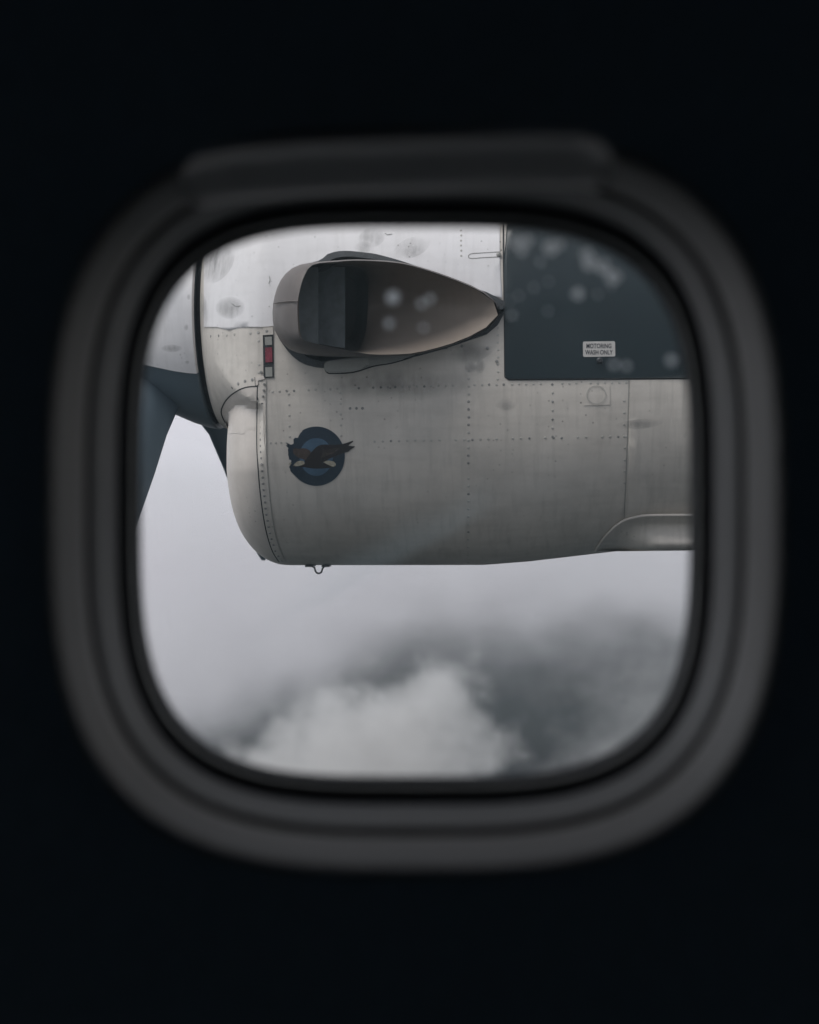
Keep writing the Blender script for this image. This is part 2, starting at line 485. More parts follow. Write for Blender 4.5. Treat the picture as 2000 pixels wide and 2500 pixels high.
# dried water spots on the pane
k = N('water_spot')
tr = k.n('ShaderNodeBsdfTransparent'); df = k.n('ShaderNodeBsdfTranslucent'); df.inputs[0].default_value = (0.9, 0.93, 0.95, 1)
mx = k.n('ShaderNodeMixShader'); mx.inputs[0].default_value = 0.95
k.l(tr.outputs[0], mx.inputs[1]); k.l(df.outputs[0], mx.inputs[2]); k.l(mx.outputs[0], k.out.inputs[0])
M['spot'] = k.m
spots = [(1262, 590, 1.7), (1288, 588, 1.5), (1275, 612, 1.2), (1345, 605, 2.0), (1368, 596, 1.1), (1432, 620, 1.5), (1440, 640, 2.1), (1474, 652, 1.8), (1497, 676, 2.0), (1412, 717, 1.4), (960, 726, 1.6), (1050, 730, 0.9), (1030, 742, 0.9), (950, 790, 1.0), (1035, 800, 0.7), (1640, 880, 1.3), (1500, 890, 0.9), (1530, 893, 0.9), (1320, 640, 0.7), (1250, 770, 0.7)]
rs = random.Random(3)
spots += [(rs.uniform(1240, 1660), 600 + rs.uniform(0, 160), rs.uniform(0.35, 0.6)) for _ in range(9)]
spots = [q for q in spots if abs((q[0] - 1014) / 665) ** 3.6 + abs((q[1] - 1226) / 665) ** 3.6 < 0.97]
for px, py, r in spots:
    c = at(px, py, Y_OUT + 0.1475)
    r *= 0.0019
    dv = [c + Vector((r * 1.0 * math.cos(a) * (1 + 0.15 * math.sin(3 * a + px)), 0, r * math.sin(a))) for a in [2 * math.pi * i / 10 for i in range(10)]] + [c + Vector((0, 0.0008, 0))]
    o = obj('water_spot', dv, [(i, (i + 1) % 10, 10) for i in range(10)], M['spot'], pane, True, 0)

# pulled-up shade: its grip lip shows along the top of the frame
shade = empty('window_shade', at(965, 400, Y_OUT + 0.01), 'raised window shade with its long grip lip along the top of the frame', 'window shade')
stations = []
for i in range(41):
    u = i / 40
    x = 446 + (1496 - 446) * u
    e = min(1.0, min(u, 1 - u) / 0.055); e = math.sqrt(max(0.0, 1 - (1 - e) ** 2))        # rounded ends
    yc = lerp_table([(446, 428), (560, 402), (760, 386), (1000, 377), (1300, 366), (1420, 368), (1496, 392)], x)
    prof_ = [(-26, 0.034), (-44, 0.000), (-50, -0.018), (-44, -0.024), (-34, -0.024), (-18, -0.014), (0, 0.000), (10, 0.003), (26, 0.009), (60, 0.018), (82, 0.028), (90, 0.040), (60, 0.058)]
    stations.append([at(x, yc + dy * (0.25 + 0.75 * e), Y_OUT + dY * (0.4 + 0.6 * e) + 0.004) for dy, dY in prof_])
obj('grip_lip', *loft(stations, True, True, True), M['shade'], shade, True, 50)
pv_ = []
for Yp in (Y_OUT + 0.062, Y_OUT + 0.066):
    pv_ += [at(x, y, Yp) for x, y in ((400, 470), (470, 462), (1500, 448), (1600, 452), (1520, 300), (480, 320))]
obj('shade_panel', pv_, [(0, 1, 2, 3, 4, 5), (6, 7, 8, 9, 10, 11)] + [(a, (a + 1) % 6, (a + 1) % 6 + 6, a + 6) for a in range(6)], M['liner'], shade, False)

# ------------------------------------------------------------------ the engine nacelle: a lofted body
YC = 2.70
def zbot(X): return lerp_table([(-0.5, -0.120), (0.0, -0.118), (0.1, -0.110), (0.30, -0.086), (0.45, -0.084), (1.4, -0.02)], X)
ZT = 0.745
def section(X, seg=160, w_=0.40, n=2.65):
    zb = zbot(X); zc, h = (ZT + zb) / 2, (ZT - zb) / 2
    pts = []
    for i in range(seg):
        t = 2 * math.pi * i / seg
        c, s = math.cos(t), math.sin(t)
        pts.append(Vector((X, YC - w_ * math.copysign(abs(c) ** (2 / n), c), zc + h * math.copysign(abs(s) ** (2 / n), s))))
    return pts

nac = empty('engine_nacelle', (0.2, YC, zbot(0.2)), 'weathered white and grey turboprop engine nacelle with side exhaust and eagle emblem', 'aircraft engine')
XF = -0.428
xs = [XF + i * 0.01 for i in range(100)] + [XF + 1.0 + i * 0.03 for i in range(28)]
body_v, body_f = loft([section(x, 320) for x in xs], True, True, True)

# exhaust outlines in photo pixels (opening, outer silhouette, dark collar)
opening = [(764, 646), (820, 639), (877, 636), (963, 641), (1017, 652), (1089, 675), (1161, 704), (1201, 729), (1219, 756), (1215, 774), (1197, 794), (1143, 824), (1089, 844), (1017, 862), (963, 866), (910, 866), (870, 860), (802, 846), (748, 833), (731, 822), (728, 796), (726, 752), (731, 713), (743, 673)]
outer = [(802, 637), (877, 633), (963, 638), (1017, 649), (1089, 672), (1161, 701), (1203, 727), (1222, 756), (1217, 776), (1198, 797), (1143, 827), (1089, 847), (1017, 865), (963, 869), (910, 871), (856, 872), (802, 870), (755, 867), (719, 859), (697, 846), (683, 828), (670, 806), (666, 781), (666, 749), (672, 717), (683, 688), (701, 664), (726, 648), (759, 641)]
collar = [(782, 637), (794, 625), (820, 616), (848, 614), (892, 618), (928, 624), (1000, 645), (1089, 679), (1161, 706), (1228, 727), (1232, 750), (1226, 778), (1196, 812), (1143, 832), (1089, 850), (1017, 870), (963, 880), (900, 892), (830, 898), (794, 899), (759, 894), (733, 884), (712, 867), (692, 842), (676, 815), (668, 780), (668, 745), (676, 712), (690, 685), (720, 655)]

def inside(poly, x, y):
    r_ = False; j = len(poly) - 1
    for i in range(len(poly)):
        (xi, yi), (xj, yj) = poly[i], poly[j]
        if (yi > y) != (yj > y) and x < (xj - xi) * (y - yi) / (yj - yi) + xi: r_ = not r_
        j = i
    return r_

def shrink(poly, s, cx=900, cyv=755): return [(cx + (x - cx) * s, cyv + (y - cyv) * s) for x, y in poly]

full_bvh_src = (list(body_v), list(body_f))
hole = shrink(collar, 0.935)
def in_hole(fc):
    c = sum((body_v[i] for i in fc), Vector()) / len(fc)
    return len(fc) == 4 and c.y < YC and inside(hole, *to_px(c))
cut_f = [fc for fc in body_f if not in_hole(fc)]
obj('nacelle_body', body_v, cut_f, M['grey'], nac)

# front cowl between the spinner and the main body
SX, SR, SZ = -0.590, 0.238, 0.430
def circle(X, r, seg=160, zc=SZ):
    return [Vector((X, YC - r * math.cos(2 * math.pi * i / seg), zc + r * math.sin(2 * math.pi * i / seg))) for i in range(seg)]
secF = []
for q in section(XF + 0.006):
    q = q.copy()
    if q.z < 0.215:
        t = (0.215 - q.z) / (0.215 - zbot(XF)); q.z = 0.215 - 0.03 * t
    secF.append(q)
c0 = circle(SX, SR)
rings = []
for i in range(15):
    t = i / 14
    X = SX + (XF + 0.006 - SX) * t
    g = 1 - (1 - t) ** 1.9
    rings.append([Vector((X, a.y + (b.y - a.y) * g, a.z + (b.z - a.z) * g)) for a, b in zip(c0, secF)])
cowl_v, cowl_f = loft(rings, True, True, False)
obj('front_cowl', cowl_v, cowl_f, M['grey'], nac)

# chin intake lip
LZC, LH = (ZT + zbot(XF)) / 2, (ZT - zbot(XF)) / 2
def lip_ring(X, s, seg=160):
    pts = []
    for i in range(seg):
        t = 2 * math.pi * i / seg
        c, sn = math.cos(t), math.sin(t)
        if sn > 0:
            n = 4.2
            yy, zz = 0.3726 * math.copysign(abs(c) ** (2 / n), c), 0.090 + 0.205 * abs(sn) ** (2 / n)
        else:
            zz = 0.090 - 0.210 * abs(sn) ** (2 / 2.45)
            q = abs((zz - LZC) / LH)
            yy = math.copysign(0.40 * max(0.0, 1 - q ** 2.65) ** (1 / 2.65), c)
        pts.append(Vector((X, YC - s * yy, 0.090 + s * (zz - 0.090))))
    return pts
L = 0.128
lr = [lip_ring(XF + 0.004, 1.0)]
for i in range(1, 20):
    a = math.pi / 2 * i / 20
    lr.append(lip_ring(-0.432 - L * math.sin(a), max(0.0, math.cos(a)) ** 0.92 * 1.0))
    if math.cos(a) < 0.42: break
sl = math.cos(a) ** 0.92
lr.append(lip_ring(-0.432 - L * math.sin(a) - 0.002, sl * 0.93))
lr.append(lip_ring(-0.432 - L * math.sin(a) + 0.006, sl * 0.88))
lip_v, lip_f = loft(lr)
obj('intake_lip', lip_v, lip_f, M['lip'], nac)
obj('intake_duct', *loft([lip_ring(-0.432 - L * math.sin(a) + 0.005, sl * 0.885), lip_ring(-0.46, sl * 0.80), lip_ring(-0.40, sl * 0.6)], True, False, True), M['soot'], nac)

# one search tree over the whole outside of the nacelle
def bvh_of(*parts):
    v, f = [], []
    for pv_, pf in parts:
        b = len(v); v += pv_; f += [tuple(i + b for i in q) for q in pf]
    return BVHTree.FromPolygons(v, f)
BODY = bvh_of(full_bvh_src)
ALL = bvh_of(full_bvh_src, (cowl_v, cowl_f), (lip_v, lip_f))
def surf(px, py, tree=None):
    d = ray(px, py).normalized()
    loc, nr, idx, dist = (tree or ALL).ray_cast(Vector((0, 0, 0)), d)
    if loc is None: return None, None
    if nr.dot(d) > 0: nr = -nr
    return loc, nr

def patch(name, poly, mat, off=0.002, thick=0.002, step=14, parent=None, tree=None, fade=None, angle=35, place=None):
    """a sheet laid on the nacelle: outline in photo pixels, raised by OFF, with edges THICK deep"""
    pts = [Vector(p_) for p_ in poly]
    n = len(pts)
    edges = [(i, (i + 1) % n) for i in range(n)]
    x0, x1 = min(p_.x for p_ in pts), max(p_.x for p_ in pts)
    y0, y1 = min(p_.y for p_ in pts), max(p_.y for p_ in pts)
    extra = []
    y = y0 + step / 2
    while y < y1:
        x = x0 + step / 2
        while x < x1:
            if inside(poly, x, y) and min((Vector((x, y)) - q).length for q in pts) > step * 0.35: extra.append(Vector((x, y)))
            x += step
        y += step
    vs, es, fs, *_ = delaunay_2d_cdt(pts + extra, edges, [], 1, 1e-4)
    V, keep = [], {}
    for i, q in enumerate(vs):
        loc, nr = (place(q.x, q.y), Vector((0, -1, 0))) if place else surf(q.x, q.y, tree)
        if loc is None: continue
        o_ = off(q.x, q.y) if callable(off) else off
        keep[i] = len(V); V.append(loc + nr * o_)
    fade_v = []
    if fade:
        cx, cyv = (x0 + x1) / 2, (y0 + y1) / 2
        for i, q in enumerate(vs):
            if i in keep:
                r_ = math.hypot((q.x - cx) / ((x1 - x0) / 2), (q.y - cyv) / ((y1 - y0) / 2))
                fade_v.append(fade(q.x, q.y, r_))
    F = [tuple(keep[i] for i in t) for t in fs if all(i in keep for i in t)]
    if thick:
        cnt = {}
        for t in F:
            for a_, b_ in zip(t, t[1:] + t[:1]): cnt.setdefault(frozenset((a_, b_)), []).append((a_, b_))
        low = {}
        for e in cnt.values():
            if len(e) == 1:
                a_, b_ = e[0]
                for q in (a_, b_):
                    if q not in low:
                        low[q] = len(V); d = V[q].normalized(); V.append(V[q] + Vector((0, 1, 0)) * thick * 1.2 if False else V[q] + d * (thick))
                F.append((b_, a_, low[a_], low[b_]))
    o = obj(name, V, F, mat, parent or nac, True, angle)
    if fade:
        at_ = o.data.attributes.new('fade', 'FLOAT', 'POINT')
        if len(fade_v) == len(o.data.vertices):
            for i, x in enumerate(fade_v): at_.data[i].value = x
    return o

def strip(name, line, width, mat, off=0.0012, thick=0.0, parent=None, tree=None):
    """a thin band of WIDTH pixels along a pixel polyline"""
    V, F = [], []
    m = len(line)
    fine = []
    for (xa, ya), (xb, yb_) in zip(line, line[1:]):
        k_ = max(1, int(math.hypot(xb - xa, yb_ - ya) / 8))
        fine += [(xa + (xb - xa) * i / k_, ya + (yb_ - ya) * i / k_) for i in range(k_)]
    fine.append(line[-1])
    for i, (x, y) in enumerate(fine):
        a_, b_ = fine[max(0, i - 1)], fine[min(len(fine) - 1, i + 1)]
        dx, dy = b_[0] - a_[0], b_[1] - a_[1]; q = math.hypot(dx, dy) or 1
        nx, ny = -dy / q * width / 2, dx / q * width / 2
        for s in (1, -1):
            loc, nr = surf(x + s * nx, y + s * ny, tree)
            if loc is None: loc, nr = surf(x, y, tree)
            if loc is None: return None
            V.append(loc + nr * off)
    for i in range(len(fine) - 1): F.append((2 * i, 2 * i + 1, 2 * i + 3, 2 * i + 2))
    return obj(name, V, F, mat, parent or nac, True, 0)

# --- panels
upper = [(484, 560), (520, 480), (700, 470), (1000, 470), (1226, 470), (1226, 728), (1161, 710), (1089, 684), (1000, 651), (928, 631), (892, 625), (848, 623), (820, 625), (798, 633), (760, 652), (728, 668), (700, 692), (685, 718), (678, 745), (676, 780), (671, 796), (640, 798.5), (560, 806), (480, 813.5), (476, 760), (477, 690), (479, 640)]
patch('upper_cowl_panel', upper, M['white'], 0.0022, 0.0025, 16)
navy = [(1231, 470), (1400, 470), (1760, 480), (1760, 921), (1500, 923), (1243, 925), (1236, 922), (1234.5, 915), (1233, 760), (1231, 640)]
dark_panel = patch('dark_side_panel', navy, M['navy'], 0.0030, 0.004, 16)
dark_panel['label'] = 'dark blue grey square cornered panel'
strip('panel_seam', [(480, 815), (560, 807.5), (640, 799.5), (667, 797)], 3.2, M['seal'], 0.0012)
strip('panel_seam', [(1229, 472), (1229.5, 640), (1231.5, 760), (1233, 920), (1243, 927), (1500, 925.5), (1758, 923.5)], 3.5, M['seal'], 0.0010)

# riveted joint strip between intake lip and body
ctr = [(646, 938), (640, 1000), (638, 1080), (640, 1140), (645, 1200), (652, 1260), (661, 1305), (674, 1345), (688, 1368)]
lft = [(631, 928), (630, 1000), (629, 1080), (632, 1140), (637, 1200), (645, 1260), (654, 1305), (667, 1345), (684, 1372)]
rgt = [(650, 928), (649, 1000), (650, 1080), (652, 1140), (657, 1200), (664, 1260), (672, 1305), (685, 1345), (698, 1370)]
L_, R_ = smooth_poly(lft, 5, False), smooth_poly(rgt, 5, False)
patch('joint_strip', L_ + R_[::-1], M['grey'], 0.0016, 0.002, 12)
strip('panel_seam', [(x - 1.5, y) for x, y in L_], 3.0, M['seal'], 0.0008)
strip('panel_seam', [(x + 1.0, y) for x, y in R_], 2.0, M['rivet'], 0.0008)
# arch where the lip meets the front cowl
arch = smooth_poly([(628, 943), (600, 946), (575, 957), (556, 973), (545, 990), (541, 1005), (545, 1020), (551, 1031)], 5, False)
strip('panel_seam', arch, 3.0, M['seal'], 0.0012)
patch('intake_arch_panel', arch + [(560, 1060), (590, 1060), (622, 1050), (627, 1000)], M['lip'], 0.0009, 0.0012, 10)
# joint at the right with its step
strip('panel_seam', [(1536, 928), (1534, 1000), (1532, 1080), (1528, 1180), (1524, 1264)], 2.0, M['lug'], 0.0008)
aft = [(1539, 928), (1750, 926), (1750, 1252), (1600, 1256), (1560, 1259), (1527, 1266), (1531, 1180), (1535, 1080), (1537, 1000)]
patch('aft_panel', aft, M['grey'], 0.0016, 0.002, 20)

# lower rear fairing
fair = smooth_poly([(1455, 1344), (1468, 1322), (1490, 1296), (1520, 1272), (1556, 1261), (1600, 1257), (1700, 1257)], 6, False) + [(1760, 1257), (1760, 1343), (1700, 1344), (1600, 1345), (1520, 1346)]
RIDGE = [(1455, 1344), (1468, 1322), (1490, 1296), (1520, 1272), (1556, 1261), (1600, 1257), (1760, 1257)]
def fair_place(x, y):
    e = lerp_table(RIDGE, x)
    g = max(0.0, min(1.0, (x - 1455) / 170.0)); g = g * g * (3 - 2 * g)
    b = surf(x, min(e, 1340))[0]
    yr = b.y if b else 2.5
    own = surf(x, y)[0] or surf(x, y - 8)[0] or surf(x, y - 16)[0] or Vector((0, 2.72, 0))
    t = y - e
    bulge = yr - 0.020 * g + lerp_table([(0, 0.0), (4, 0.002), (22, 0.028), (38, 0.028), (70, 0.019), (80, 0.025), (90, 0.06)], t)
    return at(x, y, min(bulge * g + (1 - g) * (own.y - 0.007), own.y - 0.007))
patch('rear_fairing', fair, M['grey'], 0.0, 0.02, 6, place=fair_place, angle=50)
edge_pts = [q for q in smooth_poly([(1455, 1343), (1468, 1322), (1490, 1296), (1520, 1272), (1556, 1261), (1600, 1257), (1760, 1257)], 6, False)]
obj('fairing_edge', *tube([fair_place(x, y + 1) + Vector((0, -0.001, 0)) for x, y in edge_pts], 0.0028, 8), M['lip'], nac)

# slot with the red tag
patch('slot_recess', [(642, 818), (668, 817), (669, 922), (644, 923)], M['seal'], 0.0018, 0.002, 12)
patch('slot_cap', [(643, 801), (667, 799), (668, 817), (643.5, 818.5)], M['grey'], 0.0024, 0.003, 12)
patch('slot_plate', [(647, 823), (664, 822), (665, 842), (648, 843)], M['lug'], 0.0024, 0.001, 12)
patch('red_tag', [(648, 849), (665, 848), (666, 884), (649, 885)], M['red'], 0.0030, 0.001, 12)
patch('slot_plate', [(648, 897), (665, 896), (666, 919.5), (649, 920)], M['lug'], 0.0024, 0.001, 12)
patch('hinge_bracket', [(625, 922), (645, 919), (647, 926), (632, 929), (632, 940), (626, 941)], M['lip'], 0.0035, 0.004, 8)
strip('panel_seam', [(623, 921), (624.5, 942)], 2, M['seal'], 0.0012)

# inspection patch with a round cover
patch('inspection_plate', [(1425, 943), (1489, 941), (1490, 988), (1426, 990)], M['grey'], 0.0010, 0.001, 12)
ring_o = [(1456 + 23 * math.cos(a), 964 + 22 * math.sin(a)) for a in [2 * math.pi * i / 28 for i in range(29)]]
strip('inspection_cover_seam', ring_o, 2.0, M['rivet'], 0.0022)

# placard and its lettering
pl = [(1425, 834.5), (1499, 833.5), (1501.5, 836), (1502, 868), (1500, 870.5), (1426, 872), (1423.5, 869.5), (1423, 837)]
placard = patch('placard', pl, M['placard'], 0.0040, 0.001, 10)
placard['label'] = 'light grey placard reading MOTORING WASH ONLY'
def lettering(text, cx, cyv, width_px, height_px):
    cu = bpy.data.curves.new('lettering', 'FONT'); cu.body = text; cu.align_x = 'CENTER'; cu.align_y = 'CENTER'
    cu.size = 1.0; cu.offset = 0.010; cu.resolution_u = 3
    to = bpy.data.objects.new('lettering_curve', cu); col.objects.link(to)
    dg = bpy.context.evaluated_depsgraph_get()
    me = bpy.data.meshes.new_from_object(to.evaluated_get(dg))
    bpy.data.objects.remove(to)
    xs_ = [v_.co.x for v_ in me.vertices]; ys_ = [v_.co.y for v_ in me.vertices]
    sx, sy = width_px / (max(xs_) - min(xs_)), height_px / (max(ys_) - min(ys_))
    mx_, my_ = (max(xs_) + min(xs_)) / 2, (max(ys_) + min(ys_)) / 2
    V = []
    for v_ in me.vertices:
        loc, nr = surf(cx + (v_.co.x - mx_) * sx, cyv - (v_.co.y - my_) * sy)
        V.append(loc + nr * 0.0046)
    F = [tuple(q.vertices) for q in me.polygons]
    obj('lettering', V, F, M['ink'], placard, False)
lettering('MOTORING', 1462, 845, 61, 11.5)
lettering('WASH ONLY', 1462, 860.5, 67, 11.5)

def disc_at(px, py, r, h, mat, name, parent=None, base=0.0, seg=10, dome=0.6):
    loc, nr = surf(px, py)
    u = nr.cross(Vector((1, 0, 0.01))).normalized(); w_ = nr.cross(u)
    rg = lambda rr, hh: [loc + nr * (base + hh) + rr * (math.cos(2 * math.pi * i / seg) * u + math.sin(2 * math.pi * i / seg) * w_) for i in range(seg)]
    v, f = loft([rg(r, -0.001), rg(r, h * 0.6), rg(r * dome, h)], True, False, True)
    if name is None: return v, f
    return obj(name, v, f, mat, parent)
disc_at(1464, 881, 0.0062, 0.006, M['steel'], 'drain_knob', nac, 0.003, 14)
disc_at(1218, 623, 0.0048, 0.003, M['rivet_dark'], 'latch_screw', nac, 0.002, 12)
sl_ = [(1145, 626), (1149, 620), (1170, 618), (1222, 615)]
strip('latch_slot', smooth_poly([(1222, 616), (1170, 619), (1150, 621), (1144, 627), (1150, 632), (1180, 630), (1224, 628)], 4, False), 1.8, M['rivet_dark'], 0.0026)

# rivet rows (a few pixels each): one joined mesh per finish
rv = {'rivet': [], 'rivet_dark': []}
def row(pts, n, r=0.0026, mat='rivet', jit=0.4, drop=0.0, base=0.0):
    d = [0]
    for a_, b_ in zip(pts, pts[1:]): d.append(d[-1] + math.hypot(b_[0] - a_[0], b_[1] - a_[1]))
    for i in range(n):
        if random.random() < drop: continue
        s = d[-1] * i / (n - 1)
        for j in range(len(d) - 1):
            if s <= d[j + 1] + 1e-6:
                t = (s - d[j]) / (d[j + 1] - d[j]); break
        x = pts[j][0] + (pts[j + 1][0] - pts[j][0]) * t + random.uniform(-jit, jit)
        y = pts[j][1] + (pts[j + 1][1] - pts[j][1]) * t + random.uniform(-jit, jit)
        m_ = mat
        if mat == 'mix': m_ = 'rivet_dark' if random.random() < 0.3 else 'rivet'
        rv[m_].append((x, y, r, base))
row(ctr, 30, 0.0026, 'rivet_dark', 0.3, 0.0, 0.0034)
row([(665, 956), (780, 951), (930, 946), (1145, 940), (1230, 938)], 33, 0.0025, 'mix', 0.6, 0.1)
row([(1250, 938), (1530, 934)], 17, 0.0024, 'rivet', 0.6, 0.2)
row([(660, 1081), (700, 1080)], 4, 0.0022, 'rivet', 0.6)
row([(915, 1078), (1000, 1076), (1300, 1070), (1530, 1066)], 32, 0.0025, 'mix', 0.6, 0.1)
row([(1560, 1066), (1670, 1064)], 6, 0.0024, 'rivet', 0.6, 0.3)
row([(1145, 906), (1144, 1090), (1144, 1240), (1143, 1374)], 26, 0.0028, 'mix', 0.5, 0.04)
row([(705, 962), (707, 1066)], 5, 0.0025, 'rivet', 0.5)
row([(832, 960), (833, 1064)], 5, 0.0025, 'rivet', 0.5)
row([(1349, 938), (1349, 1066)], 7, 0.0025, 'mix', 0.5)
row([(1524, 950), (1526, 1180)], 9, 0.0025, 'rivet', 0.6, 0.1)
row([(1216, 800), (1216, 925)], 8, 0.0024, 'rivet', 0.6)
row([(1126, 552), (1126, 625)], 7, 0.0022, 'rivet', 0.5, 0.2, 0.002)
row([(515, 821), (630, 812)], 7, 0.0028, 'mix', 0.4, 0.1)
row([(631, 812), (632, 910)], 6, 0.0026, 'rivet', 0.4, 0.2)
row([(566, 946), (582, 937), (599, 930), (616, 927)], 4, 0.0032, 'rivet_dark', 0.4)
row([(855, 997), (885, 997)], 3, 0.003, 'rivet_dark', 0.6)
for x, y in ((652, 809), (638, 928), (638, 909), (1213, 882), (1190, 850), (1128, 845)): rv['rivet_dark'].append((x, y, 0.003, 0.002))
for m_, lst in rv.items():
    V, F = [], []
    for x, y, r, b in lst:
        q = surf(x, y)[0]
        if q is None: continue
        v, f = disc_at(x, y, r, 0.0008, None, None, None, b, 8, 0.7)
        F += [tuple(i + len(V) for i in t) for t in f]; V += v
    o = obj('rivet_row', V, F, M[m_], nac, True, 40)
    o['kind'] = 'stuff'

# --- emblem: torn navy roundel, pale blue disc, eagle
Z5 = lambda zx, zy: (640 + zx / 6.16, 980 + zy / 6.16)
circ = [Z5(818 + 428 * math.cos(a), 822 + 446 * math.sin(a)) for a in [R(-122 + 250 * i / 40) for i in range(41)]]
torn = [Z5(*q) for q in ((480, 1100), (430, 1050), (422, 1010), (405, 985), (425, 960), (400, 940), (440, 905), (440, 880), (405, 870), (405, 830), (390, 800), (398, 770), (388, 730), (400, 700), (360, 662), (385, 655), (366, 630), (400, 632), (425, 648), (455, 645), (476, 628), (472, 570), (498, 545), (540, 548), (560, 500), (570, 490), (580, 468), (600, 460), (605, 435))]
emblem = patch('emblem', circ + torn, M['emblem_navy'], 0.0009, 0.0008, 12)
emblem['label'] = 'round navy emblem with a flying eagle, its left edge torn away'
patch('emblem_disc', [Z5(815 + 252 * math.cos(a), 832 + 284 * math.sin(a)) for a in [2 * math.pi * i / 40 for i in range(40)]], M['emblem_blue'], 0.0013, 0, 12, emblem)
wing_r = [Z5(*q) for q in ((735, 770), (800, 700), (870, 655), (960, 645), (1080, 650), (1195, 640), (1290, 615), (1368, 588), (1362, 612), (1300, 662), (1390, 672), (1385, 690), (1330, 722), (1300, 752), (1245, 768), (1180, 790), (1100, 825), (1020, 855), (960, 905), (1000, 940), (1060, 985), (960, 1000), (850, 1008), (740, 1002), (640, 985), (600, 985), (560, 975), (640, 935), (640, 890), (660, 870), (700, 820))]
patch('eagle_body', smooth_poly(wing_r, 2), M['eagle_brown'], 0.0017, 0, 8, emblem)
wing_l = [Z5(*q) for q in ((740, 765), (690, 720), (620, 700), (560, 712), (500, 700), (470, 720), (468, 770), (510, 815), (560, 850), (610, 860), (650, 880), (700, 850))]
patch('eagle_wing', smooth_poly(wing_l, 2), M['eagle_feather'], 0.0015, 0, 8, emblem)
for i in range(9):      # feather shafts on the raised wing
    a_ = Z5(880 + i * 24, 850 - i * 9); b_ = Z5(930 + i * 30, 720 - i * 4)
    strip('feather', [a_, ((a_[0] + b_[0]) / 2 + 2, (a_[1] + b_[1]) / 2), b_], 1.5, M['eagle_feather'], 0.0020, 0, emblem)
patch('eagle_head', [Z5(*q) for q in ((465, 972), (480, 945), (520, 905), (570, 888), (620, 890), (638, 910), (640, 935), (600, 955), (545, 968), (500, 972))], M['eagle_white'], 0.0021, 0, 8, emblem)
patch('eagle_tail', [Z5(*q) for q in ((925, 910), (960, 890), (1010, 885), (1080, 900), (1112, 930), (1108, 965), (1070, 980), (1020, 960), (970, 935))], M['eagle_white'], 0.0021, 0, 8, emblem)
strip('eagle_beak', [Z5(468, 970), Z5(500, 965)], 2, M['eagle_feather'], 0.0024, 0, emblem)
strip('torn_flake', [Z5(408, 950), Z5(440, 920)], 4, M['eagle_white'], 0.0016, 0, emblem)

# --- scuffs and stains; the soot ovals also paint in shade below the exhaust
fd = lambda x, y, r: max(0.0, 1 - r) ** 0.6
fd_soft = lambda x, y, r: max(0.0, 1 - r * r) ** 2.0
def oval(cx, cyv, a, b, rot=0, n=26):
    return [(cx + a * math.cos(t) * math.cos(rot) - b * math.sin(t) * math.sin(rot), cyv + a * math.cos(t) * math.sin(rot) + b * math.sin(t) * math.cos(rot)) for t in [2 * math.pi * i / n for i in range(n)]]
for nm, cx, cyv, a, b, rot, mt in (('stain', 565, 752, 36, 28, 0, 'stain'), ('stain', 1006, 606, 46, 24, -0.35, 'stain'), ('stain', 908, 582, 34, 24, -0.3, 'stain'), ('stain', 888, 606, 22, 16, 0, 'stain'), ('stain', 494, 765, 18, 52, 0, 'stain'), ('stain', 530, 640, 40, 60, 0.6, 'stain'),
        ('soot_and_shade', 960, 935, 260, 46, -0.05, 'soot_and_shade'), ('soot_and_shade', 1150, 862, 70, 26, -0.4, 'soot_and_shade'), ('soot_and_shade', 1150, 897, 16, 14, 0.3, 'stain'), ('soot_and_shade', 1173, 895, 12, 18, 0.3, 'stain'), ('stain', 1235, 988, 26, 14, 0, 'stain'), ('stain', 1560, 1035, 60, 12, -0.1, 'stain')):
    patch('stain', oval(cx, cyv, a, b, rot), M[mt], 0.0034 if cyv < 800 else 0.0020, 0, 7, None, None, fd_soft if mt == 'soot_and_shade' else fd)
for line in ([(568, 742), (572, 744), (577, 748), (583, 749), (590, 747)], [(482, 724), (487, 726), (494, 725), (497, 722)], [(658, 675), (660, 684), (657, 694)], [(657, 748), (659, 750)], [(940, 571), (946, 575), (958, 573)]):
    strip('paint_chip', line, 1.6, M['rivet_dark'], 0.0030)

# --- exhaust stub
def polar(poly, n=72, c=(900, 752)):
    P_ = smooth_poly(poly, 8)
    A = sorted((math.atan2(y - c[1], x - c[0]), math.hypot(x - c[0], y - c[1])) for x, y in P_)
    A = [(A[-1][0] - 2 * math.pi, A[-1][1])] + A + [(A[0][0] + 2 * math.pi, A[0][1])]
    return [(c[0] + lerp_table(A, t) * math.cos(t), c[1] + lerp_table(A, t) * math.sin(t)) for t in [-math.pi + 2 * math.pi * (i + 0.5) / n for i in range(n)]]
op, ou, cl = polar(opening), polar(outer), polar(collar)
rimY = lambda x: lerp_table([(660, 2.150), (730, 2.160), (900, 2.205), (1100, 2.262), (1222, 2.288)], x)
sw = lambda x: max(0.0, min(1.0, (1000 - x) / 250.0))
rim = [at(x, y, rimY(x)) for x, y in op]
def mixp(a_, b_, t): return [(p_[0] + (q[0] - p_[0]) * t, p_[1] + (q[1] - p_[1]) * t) for p_, q in zip(a_, b_)]
outer_rings = [rim]
for t, dy in ((0.3, 0.006), (0.62, 0.026), (0.88, 0.058), (1.0, 0.095)):
    outer_rings.append([at(x, y, rimY(x) + 0.003 + dy * max(sw(x), 0.25)) for x, y in mixp(op, ou, t)])
base = shrink(ou, 0.975)
outer_rings.append([at(x, y, rimY(x) + 0.12 * max(sw(x), 0.5)) for x, y in mixp(ou, base, 0.5)])
outer_rings.append([at(x, y, 2.40) for x, y in base])
obj('exhaust_shroud', *loft(outer_rings), M['heat'], nac, True, 60)
lipin = [q + Vector((0, 0.006, 0)) for q in [at(x, y, rimY(x)) for x, y in shrink(op, 0.992)]]
